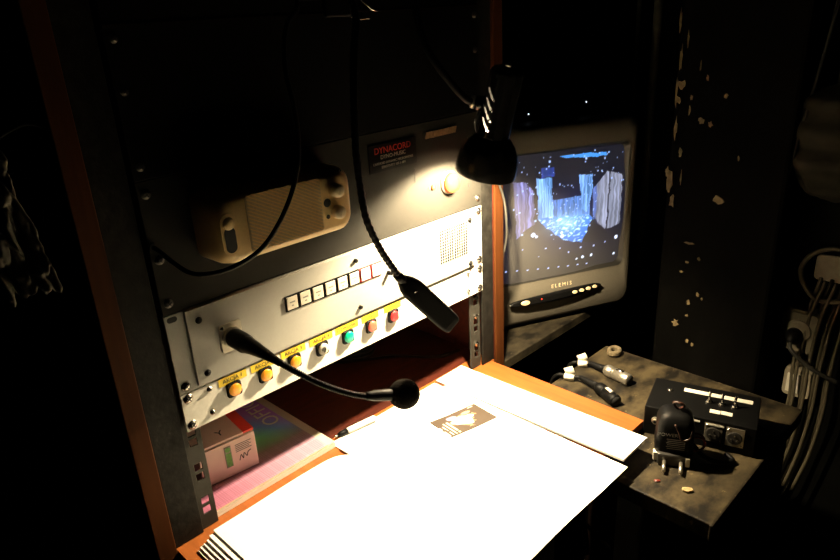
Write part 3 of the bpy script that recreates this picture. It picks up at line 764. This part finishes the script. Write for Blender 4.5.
def pic_tv(u, v):
    u0_, v0_ = u, v; u += .008 * noise.noise(Vector((u0_ * 22, v0_ * 22, 7.))); v += .012 * noise.noise(Vector((u0_ * 18, v0_ * 18, 17.)))
    n = noise.noise(Vector((u * 3, v * 3, .5))); st = noise.noise(Vector((u * 75, v * 2.5, 4.))); st2 = noise.noise(Vector((u * 170, v * 5, 9.)))
    r, g, b = .004, .005, .012
    gl = math.exp(-(((u - .62) / .22) ** 2 + ((v - .55) / .22) ** 2)); r += .002 * gl; g += .006 * gl; b += .06 * gl
    k = .42 + .95 * st + .7 * st2
    k = max(.0, k)
    if inside(u, v, Q['back']): r, g, b = .03 + .07 * k, .08 + .15 * k, .22 + .40 * k
    if inside(u, v, Q['floor']):
        sp_ = max(0, noise.noise(Vector((u * 40, v * 60, 2.))) - .12) * 3
        r, g, b = .03 + .35 * sp_, .15 + .5 * sp_, .55 + .6 * sp_
    if inside(u, v, Q['cl']): r, g, b = .05 + .24 * k, .15 + .40 * k, .36 + .62 * k
    if inside(u, v, Q['cl2']): r, g, b = .015, .035, .16 + .1 * k
    if inside(u, v, Q['cr']): r, g, b = .04 + .20 * k, .12 + .34 * k, .30 + .60 * k
    if inside(u, v, Q['left']): r, g, b = .05 + .16 * k * k, .05 + .17 * k * k, .14 + .42 * k * k
    if inside(u, v, Q['right']):
        r, g, b = .10 + .17 * k, .11 + .18 * k, .15 + .26 * k
        if u < .80: r, g, b = r * .5, g * .7, b * 1.4
        if abs(u - (.885 - (v - .3) * .02)) < .005: r, g, b = .005, .006, .02
    if inside(u, v, Q['dark']): r, g, b = .004, .005, .015
    if inside(u, v, Q['top']): r, g, b = .05, .26, .75
    gl2 = math.exp(-(((u - .60) / .10) ** 2 + ((v - .55) / .07) ** 2)); r += .16 * gl2; g += .28 * gl2; b += .35 * gl2
    if v > .16 and max(r, g, b) > .12 and v < .7: q_ = 1.15 + .5 * max(0, noise.noise(Vector((u * 30, v * 9, 31.)))); r *= q_; g *= q_; b *= q_
    u, v = u0_, v0_
    for x, y, s in dots:
        if abs(u - x) < s * .7 and abs(v - y) < s: r, g, b = max(r, .35), max(g, .5), max(b, .9)
    for x, y, s in rows:
        if math.hypot((u - x), (v - y)) < s: r, g, b = .45, .55, 1.
    for x, y, s in big:
        if math.hypot((u - x), (v - y) * .7) < s * .9: r, g, b = .75, .85, 1.1
    return r, g, b
def scr(u, v):
    x = (u - .5) * (SW - .002); z = SCZ + (.5 - v) * (SH - .002)
    return (x, .0125 + bow(x) * .9 - .010 * (1 - ((z - SCZ) / (SH / 2)) ** 2) + .002, z)
paint_grid('screen', M['screen'], tv, scr, pic_tv, 260, 190)
# lower control strip
def strip_pos(x, z, off): return (x, bow(x) - off, z)
def lens(x0, x1, zc, hmax, slope, off, n=28):
    bm = new(); T = []; 
    for i in range(n + 1):
        t = i / n; x = x0 + (x1 - x0) * t; h = hmax * (max(0, 1 - (2 * t - 1) ** 2)) ** .45 + .0004; zz = zc + slope * (x - (x0 + x1) / 2)
        T.append([strip_pos(x, zz - h, off), strip_pos(x, zz - h * .5, off), strip_pos(x, zz + h * .5, off), strip_pos(x, zz + h, off)])
    V = [[bm.verts.new(p) for p in r] for r in T]; U = [[bm.verts.new((p[0], p[1] + .006, p[2])) for p in r] for r in T]
    for i in range(n):
        for j in range(3): bm.faces.new((V[i][j], V[i + 1][j], V[i + 1][j + 1], V[i][j + 1]))
        bm.faces.new((V[i][0], U[i][0], U[i + 1][0], V[i + 1][0])); bm.faces.new((V[i][3], V[i + 1][3], U[i + 1][3], U[i][3]))
    return bm
cs = finish('control_strip', lens(-.078, .110, .0585, .0072, .02, .0012), M['blackgloss'], tv, smooth=True)
def oval(x, z, w, h, m, nm, off=.003):
    bm = new(); y = bow(x) - .0012
    loft(bm, [[(x + w * k * math.cos(2 * PI * i / 20), y + dy, z + h * k * math.sin(2 * PI * i / 20)) for i in range(20)] for k, dy in ((1, .002), (1, -off * .6), (.8, -off))])
    return finish(nm, bm, m, cs, smooth=False)
oval(-.050, .0578, .0085, .0042, M['knob'], 'power_button')
for i in range(4): oval(.050 + i * .0147, .0595 + i * .0004, .0048, .003, M['knob'], 'button')
bm = new(); lathe(bm, (-.018, bow(-.018) - .0012, .0595), (0, -1, 0), [(.0016, 0), (.0012, .001)], 10); o = finish('standby_light', bm, mat('standby_red', (.5, .03, .02), .4, emit=(1, .05, .03), estr=.25), cs)
bm = text_bm('E L E M I S', .0095, face_mtx((.022, bow(.022) - .0006, .079), (1, 0, 0), (0, 0, 1)), .0004); finish('lettering', bm, M['knob'], tv)
bm = new(); 
box(bm, (-.165, .012, 0), (.165, .22, FT + .004))  # wide base added to keep lamplight from passing under the housing
finish('base', bm, M['tvdark'], tv)

# set-top box and can on the television
TT = SZ + FT + TH + .001
bx = thing('set_top_box', 'low black set-top box with small white lights lying on the television', 'box', (ctr.x + .075, ctr.y + .055, TT), AT)
bm = new(); box(bm, (-.13, -.035, 0), (.105, .03, .030)); finish('case', bm, M['black'], bx, bevel=.003)
for x, z in ((-.055, .012), (.058, .022)):
    bm = new(); lathe(bm, (x, -.0352, z), (0, -1, 0), [(.0013, 0), (.0013, .0006)], 8); finish('light', bm, M['led'], bx)
# ------------------------------------------------------------------ table
TZ = -.2785
KS = (.264 - TZ) / .644
def IK(p): return tuple(c + (q - c) / KS for q, c in zip(p, (-.2384, -.6058, .264)))
def K(p): return tuple(c + (q - c) * KS for q, c in zip(p, (-.2384, -.6058, .264)))
tb = thing('table', 'worn black wooden table with chipped edges in front of the pillar', 'table', (.61, -.22, FZ))
bm = new(); box(bm, (.386, -.4053, TZ - .022), (.6865, -.1005, TZ)); finish('tabletop', sl(bm, (.61, -.22, FZ)), M['table'], tb, bevel=.0015)
bm = new(); box(bm, (.385, -.4065, TZ - .0225), (.6885, -.4025, TZ - .0003)); finish('front_edge', sl(bm, (.61, -.22, FZ)), M['tableedge'], tb, bevel=.0015)
bm = new(); box(bm, (.6845, -.4023, TZ - .0225), (.6885, -.1005, TZ - .0003)); finish('side_edge', sl(bm, (.61, -.22, FZ)), M['tableedge'], tb, bevel=.0015)
for x in (.56, .67):
    for y in (-.38, -.125):
        bm = new(); box(bm, (x - .012, y - .012, FZ), (x + .025, y + .025, TZ - .022)); finish('leg', sl(bm, (.61, -.22, FZ)), M['outer'], tb)

# monitor control box
ang = math.atan2(-.961, .277)
hb_ = thing('headphone_amplifier', 'black metal control box with three toggle switches and white tape on the worn table', 'control box', K((.6575, -.2785, -.3795)), ang); hb_.scale = (KS, KS, KS)
# local x along the long front edge (towards viewer right), local y into the box
bm = new(); box(bm, (-.080, 0, .0), (.080, .096, .049)); finish('case', bm, M['black'], hb_, bevel=.0015)
def tape(x0, x1, y0, y1):
    bm = new(); box(bm, (x0, y0, .0491), (x1, y1, .0496)); return finish('tape_strip', bm, M['tapewhite'], hb_)
tape(-.032, .069, .068, .0785); tape(.012, .027, .020, .0295); tape(.028, .044, .021, .0305)
for x in (.008, .0265, .045):
    bm = new(); lathe(bm, (x, .050, .049), (0, 0, 1), [(.0055, 0), (.0055, .002), (.0038, .0022), (.0038, .005)], 14); k = finish('toggle_switch', bm, M['chrome'], hb_)
    bm = new(); lathe(bm, (x, .050, .053), (.02, .12, 1), [(.0014, 0), (.0022, .013), (.0012, .0145)], 10); finish('lever', bm, M['chrome'], k, smooth=True)
bm = new(); lathe(bm, (-.052, .063, .049), (0, 0, 1), [(.0048, 0), (.0048, .001), (.003, .0016)], 14); finish('case_screw', bm, M['chrome'], hb_, smooth=True)
bm = new(); lathe(bm, (-.062, 0, .027), (0, -1, 0), [(.0062, 0), (.0062, .002), (.004, .003), (.004, .006)], 16); k = finish('jack_socket', bm, M['nickel'], hb_)
bm = new(); lathe(bm, (-.062, -.0061, .027), (0, -1, 0), [(.0026, 0), (.0026, .0002)], 12); finish('socket_hole', bm, M['hole'], k)
for x in (.022, .052):
    bm = new(); box(bm, (x - .0125, -.0015, .012), (x + .0125, 0, .0435)); k = finish('connector', bm, M['nickel'] if x > .03 else M['tvgrey'], hb_, bevel=.0004)
    bm = new(); lathe(bm, (x, -.0015, .027), (0, -1, 0), [(.0105, 0), (.0105, .0015), (.009, .002)], 22); kk = finish('socket_ring', bm, M['tvdark'], k)
    bm = new()
    for a in (90, 210, 330): lathe(bm, (x + .0048 * math.cos(math.radians(a)), -.0036, .027 + .0048 * math.sin(math.radians(a))), (0, -1, 0), [(.0014, 0), (.0014, .0008)], 8)
    for dx, dz in ((-.0095, .0125), (.0095, -.0125)): lathe(bm, (x + dx, -.0016, .0275 + dz), (0, -1, 0), [(.0018, 0), (.0012, .0008)], 8)
    finish('pin', bm, M['chrome'], k)
bm = new(); box(bm, (-.012, -.0004, .0405), (.002, 0, .0435)); box(bm, (.0105, -.0021, .0405), (.036, -.0016, .0430)); finish('white_mark', bm, M['tapewhite'], hb_)

# power adapter leaning on the box
ad = thing('power_adapter', 'black plug-in power adapter with coiled red wires in front of the control box', 'power adapter', K((.612, -.262, -.3795)), math.radians(-62)); ad.scale = (KS * 1.22, KS * 1.22, KS * 1.22)
loops = []
for z, w, dd, r in ((.004, .036, .036, .008), (.012, .044, .042, .009), (.050, .042, .040, .009), (.060, .036, .034, .010), (.065, .024, .022, .008)):
    loops.append([(a, b, z) for a, b in rrect(w, dd, r, 5)])
bm = new(); loft(bm, loops); finish('case', bm, M['black'], ad, smooth=True)
bm = new(); box(bm, (-.019, -.026, .0), (.017, -.010, .016)); finish('plug_block', bm, M['tvdark'], ad, bevel=.002)
for x in (-.011, .008):
    bm = new(); cyl(bm, (x, -.026, .007), (x - .001, -.043, .0045), .0022, n=10); finish('plug_pin', bm, M['nickel'], ad, smooth=True)
bm = new(); box(bm, (.013, -.027, .002), (.018, -.0205, .014)); finish('white_clip', bm, M['tapewhite'], ad, bevel=.0005)
bm = new(); box(bm, (-.0235, -.020, .002), (-.0190, -.012, .013)); finish('white_clip', bm, M['tapewhite'], ad, bevel=.0005)
bm = new()
merge(bm, text_bm('POWER', .0066, face_mtx((-.009, -.02085, .0405), (1, 0, 0), (0, -.03, 1)), .0001))
for i in range(6): box(bm, (-.010 + (.001 if i % 2 else 0), -.0215, .0345 - i * .0026), (.011, -.0211, .0355 - i * .0026))
finish('rating_print', bm, M['greylabel'], ad)
random.seed(3)
bm = new(); tube(bm, [(.000, .004, .064), (-.004, .000, .074), (.004, -.004, .076), (.008, .0, .070), (.003, .003, .064)], .0017, 8, 8); finish('cord_loop', bm, M['brasswire'], ad, smooth=True)
bm = new(); tube(bm, [(.026 + .009 * math.cos(a * .9) , -.006 + .004 * math.sin(a * .5), .024 + .011 * math.sin(a * .9)) for a in range(18)], .0013, 5, 8); finish('wire_coil', bm, M['copper'], ad, smooth=True)
bm = new(); tube(bm, [(.020, .0, .020), (.036, -.006, .006), (.055, -.010, .004), (.068, -.004, .004), (.062, .008, .004)], .003, 8, 8); finish('cord', bm, M['black'], ad, smooth=True)
bm = new(); tube(bm, [(-.002, -.021, .056), (.003, -.0225, .046), (.007, -.0225, .036), (.016, -.021, .040), (.018, -.016, .052)], .0012, 8, 8); finish('thin_wire', bm, M['brasswire'], ad, smooth=True)

# microphone cables on the table
def xlr(name, label, pts, shell_m, tailm):
    P = [Vector(K(p)) for p in pts]
    t = thing(name, label, 'cable', P[-4])
    T = Matrix.Translation(-P[-4])
    def f(nm, bm, m, pr=t): bm.transform(T); return finish(nm, bm, m, pr, smooth=True)
    d = (P[-1] - P[-2]).normalized()
    bm = new(); lathe(bm, P[-2], d, [(.0062, 0), (.0085, .003), (.0094, .006), (.0094, .017), (.0088, .0172), (.0088, .019), (.0094, .0192), (.0094, .044), (.0085, .046)], 22); sh_ = f('connector_shell', bm, shell_m)
    bm = new(); lathe(bm, P[-2] + d * .0462, d, [(.0078, 0), (.0078, .0002)], 20); f('socket_face', bm, M['hole'], sh_)
    bm = new(); _, a_, u_ = frame_of(d)
    obox(bm, P[-2] + d * .028 + u_ * .0092, d, a_, u_, .006, .0025, .0009); f('release_latch', bm, M['tapewhite'] if shell_m is M['black'] else M['chrome'], sh_)
    bm = new(); tube(bm, [P[-3], P[-3] + (P[-2] - P[-3]) * .5, P[-2], P[-2] + d * .002], .005, 8, 14, radf=lambda i, t_: .0036 + .0034 * t_); f('boot', bm, M['rubber'])
    bm = new(); tube(bm, P[:-2], .003, 8, 10); f('lead', bm, M['rubber'])
    q = P[-4]; dd = (P[-4] - P[-5]).normalized(); sd = dd.cross(Vector((0, 0, 1))).normalized()
    bm = new(); obox(bm, q, dd, sd, (0, 0, 1), .0075, .0042, .0042); obox(bm, q + sd * -.002 + Vector((0, 0, .009)), dd + Vector((0, 0, .5)), sd, (-.5 * dd.x, -.5 * dd.y, 1), .007, .0008, .007); f('tape_flag', bm, M['tapewhite'])
    return t
Zc = -.38 + .0100
xlr('microphone_cable', 'black microphone cable with silver connector and white tape flag on the worn table', [IK((.590, -.082, -.350)), IK((.591, -.086, -.292)), IK((.592, -.096, -.2725)), (.757, -.016, -.38 + .007), (.762, -.030, Zc), (.760, -.062, Zc), (.753, -.105, Zc)], M['nickel'], None)
xlr('microphone_cable', 'black microphone cable with black connector nearer the orange board', [IK((.543, -.084, -.350)), IK((.544, -.088, -.292)), IK((.546, -.099, -.2725)), (.699, -.024, -.38 + .007), (.706, -.043, Zc), (.698, -.083, Zc), (.677, -.128, Zc)], M['black'], None)

for (x, y, r, lab, nm) in ((.546, -.315, .0075, 'pale wood chip near the front corner of the worn table', 'wood_chip'), (.539, -.274, .0042, 'small brown crumb on the worn table near the paper corner', 'crumb')):
    bm = new(); bmesh.ops.create_icosphere(bm, subdivisions=2, radius=r)
    for v in bm.verts: v.co = Vector((v.co.x * .9, v.co.y * .55, v.co.z * .28)) * (1 + .35 * noise.noise(v.co * 250))
    zmin = min(v.co.z for v in bm.verts)
    o = finish(nm, bm, M['chip'] if nm == 'wood_chip' else M['copper']); x, y, _ = K((x, y, -.38)); o.location = (x, y, TZ - zmin); o.rotation_euler = (0, 0, 2.2); tag(o, lab, 'debris')
# rope end beside the pillar
bm = new(); tube(bm, [(0.6665 + .010 * math.cos(a * .8), -.1275 + .008 * math.sin(a * .8), TZ + .0040 + a * .0003) for a in range(20)], .0035, 4, 8)
o = finish('coiled_rope', bm, M['rope'], smooth=True); tag(o, 'small tan coil of rope on the table at the foot of the pillar', 'rope')

# cable dangling under the table front
dg = thing('dangling_cable', 'dark cable with red and grey plugs dangling below the front of the script', 'cable', (.36, -.25, DZ - .0122))
def dl(bm): bm.transform(Matrix.Translation((-.36, .25, -DZ + .0122))); return bm
bm = new(); tube(bm, [(.36, -.25, DZ - .0122), (.352, -.262, DZ - .035), (.338, -.276, -.318), (.322, -.290, -.330), (.309, -.296, -.3320)], .0026, 10, 8); finish('lead', dl(bm), M['black'], dg, smooth=True)
bm = new(); lathe(bm, (.309, -.296, -.3320), (-.2, -.2, .9), [(.003, 0), (.0042, .002), (.004, .010), (.0022, .013)], 14); finish('red_plug', dl(bm), M['copper'], dg, smooth=True)
bm = new(); tube(bm, [(.338, -.276, -.318), (.340, -.290, -.330), (.337, -.300, -.3400)], .0024, 8, 8); lathe(bm, (.337, -.300, -.3440), (.3, -.2, .9), [(.004, 0), (.0095, .003), (.0095, .007), (.004, .010)], 18); finish('grey_plug', dl(bm), M['sock'], dg, smooth=True)

# ------------------------------------------------------------------ right wall fittings
K2 = (.9545 + .2384) / (1.12 + .2384)
def W2(p): return tuple(c + (q - c) * K2 for q, c in zip(p, (-.2384, -.6058, .264)))
def wall_plate(name, label, cat, y, z, w, h, dpt, m):
    t = thing(name, label, cat, W2((1.1195, y, z))); t.scale = (K2, K2, K2)
    bm = new(); loft(bm, [[(x, a, b) for a, b in rrect(w * k, h * k, .008)] for x, k in ((0, 1), (-dpt * .8, 1), (-dpt, .93))]); finish('body', bm, m, t)
    return t
so = wall_plate('wall_socket', 'grey wall socket with a black plug on the black wall beside the pillar', 'socket', -.288, -.350, .066, .085, .035, M['sock'])
bm = new(); lathe(bm, (-.035, 0, .004), (-1, 0, 0), [(.022, 0), (.022, .004), (.018, .005)], 24); finish('socket_ring', bm, M['sock'], so)
bm = new(); lathe(bm, (-.036, .004, -.004), (-1, 0, -.2), [(.015, 0), (.015, .012), (.010, .020), (.005, .030)], 18); pg = finish('plug', bm, M['black'], so, smooth=True)
bm = new(); tube(bm, [(-.06, .004, -.010), (-.075, -.004, -.022), (-.07, -.04, -.050), (-.05, -.085, -.075)], .004, 8, 8); finish('plug_lead', bm, M['greycable'], so, smooth=True)
s2 = wall_plate('wall_socket', 'dirty white wall socket below the grey one on the black wall', 'socket', -.300, -.462, .052, .062, .03, M['sockw'])
bm = new(); box(bm, (-.034, -.018, -.02), (-.029, .018, .02)); finish('flap', bm, M['tapewhite'], s2, bevel=.001)
o = wall_plate('wall_plate', 'pale square plate on the black wall above the sockets', 'plate', -.318, -.222, .055, .050, .006, M['sockw'])
bm = new(); tube(bm, [W2(q) for q in [(1.105, -.345, -.18), (1.10, -.315, -.178), (1.095, -.285, -.195), (1.095, -.272, -.228), (1.097, -.285, -.262), (1.095, -.31, -.280), (1.09, -.35, -.272)]], .004, 10, 8)
o = finish('looped_cable', bm, M['cable'], smooth=True); tag(o, 'beige cable bent in a loop around the pale wall plate', 'cable')
random.seed(5)
for i in range(8):
    j = lambda s=.001: random.uniform(-.0012, .0012)
    yy = -.360 + i * .0095; xx = 1.075 + (i % 2) * .014
    bm = new(); tube(bm, [W2(q) for q in [(xx + .02, yy - .012 + j(), -.24), (xx + .01, yy + j(.008), -.32), (xx, yy + .004 + j(), -.42), (xx - .005, yy + .002 + j(), -.50), (xx, yy + .012 + j(.01), -.60), (xx, yy + .030 + j(.016), -.70), (xx + .02, yy + .045 + j(.02), -.80), (xx + .03, yy + .05 + j(.02), -1.15)]], .0030, 8, 8)
    o = finish('hanging_cable', bm, M['cable'], smooth=True); tag(o, 'beige cable in the bundle hanging down the black wall at far right', 'cable', 'bundle of cables on the right wall')
# dark bag hanging high on the right wall
bm = new(); bmesh.ops.create_uvsphere(bm, u_segments=40, v_segments=28, radius=1)
for v in bm.verts:
    q = v.co.copy(); n_ = noise.noise(q * 2.1) * .14 + noise.noise(q * 5) * .05; v.co = Vector((1.062 + q.x * .040, -.300 + q.y * .075 * (1 + n_), .02 + q.z * .10 * (1 + n_)))
    v.co.x += .008 * math.sin(v.co.z * 120)
    v.co = Vector(W2(v.co))
bg = finish('hanging_bag', bm, M['cloth'], smooth=True); tag(bg, 'dark olive cloth bag hanging on the black wall at far right', 'bag')
bm = new(); tube(bm, [W2(q) for q in [(1.07, -.29, .10), (1.09, -.285, .16), (1.11, -.283, .22), (1.118, -.283, .225)]], .004, 8, 8); finish('strap', bm, M['cloth'], bg, smooth=True)
bm = new(); tube(bm, [W2(q) for q in [(1.10, -.275, .45), (1.07, -.262, .20), (1.03, -.245, -.02), (1.06, -.225, -.2), (1.10, -.21, -.34), (1.115, -.20, -.50)]], .0025, 8, 6)
o = finish('wall_cable', bm, M['greycable'], smooth=True); tag(o, 'thin dark cable hanging down between the bag and the pillar', 'cable')

# pipes behind the television
for (x, y, r, z0, z1, lab) in ((1.06, .035, .008, -.28, .60, 'thick dusty upright pipe just left of the pillar'), (1.08, .085, .004, .10, 1.6, 'thin upright conduit behind the television')):
    bm = new(); z0 = SZ if r > .005 else SZ; cyl(bm, (x, y, z0 + .0005), (x, y, z1), r, n=14)
    o = finish('pipe', bm, M['pipe'], smooth=True); tag(o, lab, 'pipe')
# crumpled plastic at left on the cabinet side
bm = new(); nu, nv = 34, 60
V = [[bm.verts.new((-.160 + .052 * i / nu + .020 * (1 - j / nv) * 0 - .018 * math.sin(j / nv * 3) * 0 + .022 * (j / nv), -.018 + .022 * noise.noise(Vector((i * .16, j * .11, 2))) + .010 * noise.noise(Vector((i * .5, j * .35, 5))), .215 - .150 * j / nv + .010 * noise.noise(Vector((i * .2, j * .1, 9))))) for i in range(nu + 1)] for j in range(nv + 1)]
for j in range(nv):
    for i in range(nu): bm.faces.new((V[j][i], V[j][i + 1], V[j + 1][i + 1], V[j + 1][i]))
o = finish('crumpled_plastic', bm, M['rubberlight'], smooth=True, solid=.0012); bm = new(); tube(bm, [(-.0586, .004, .19), (-.075, .0, .196), (-.100, -.006, .188), (-.118, -.012, .175)], .0015, 6, 8); finish('hook', bm, M['matte'], o)
tag(o, 'crumpled grey plastic sheet hanging beside the left side of the cabinet', 'plastic sheet')

# ------------------------------------------------------------------ world and colour
w = bpy.data.worlds.new('world'); S.world = w; w.use_nodes = True
w.node_tree.nodes['Background'].inputs['Color'].default_value = (.9, .8, .6, 1); w.node_tree.nodes['Background'].inputs['Strength'].default_value = .0
S.view_settings.view_transform = 'Standard'; S.view_settings.look = 'None'; S.view_settings.exposure = 0; S.view_settings.gamma = 1; S.view_settings.use_curve_mapping = False
S.cycles.max_bounces = 8; S.cycles.diffuse_bounces = 5; S.cycles.glossy_bounces = 4; S.cycles.sample_clamp_indirect = 4; S.cycles.use_denoising = True
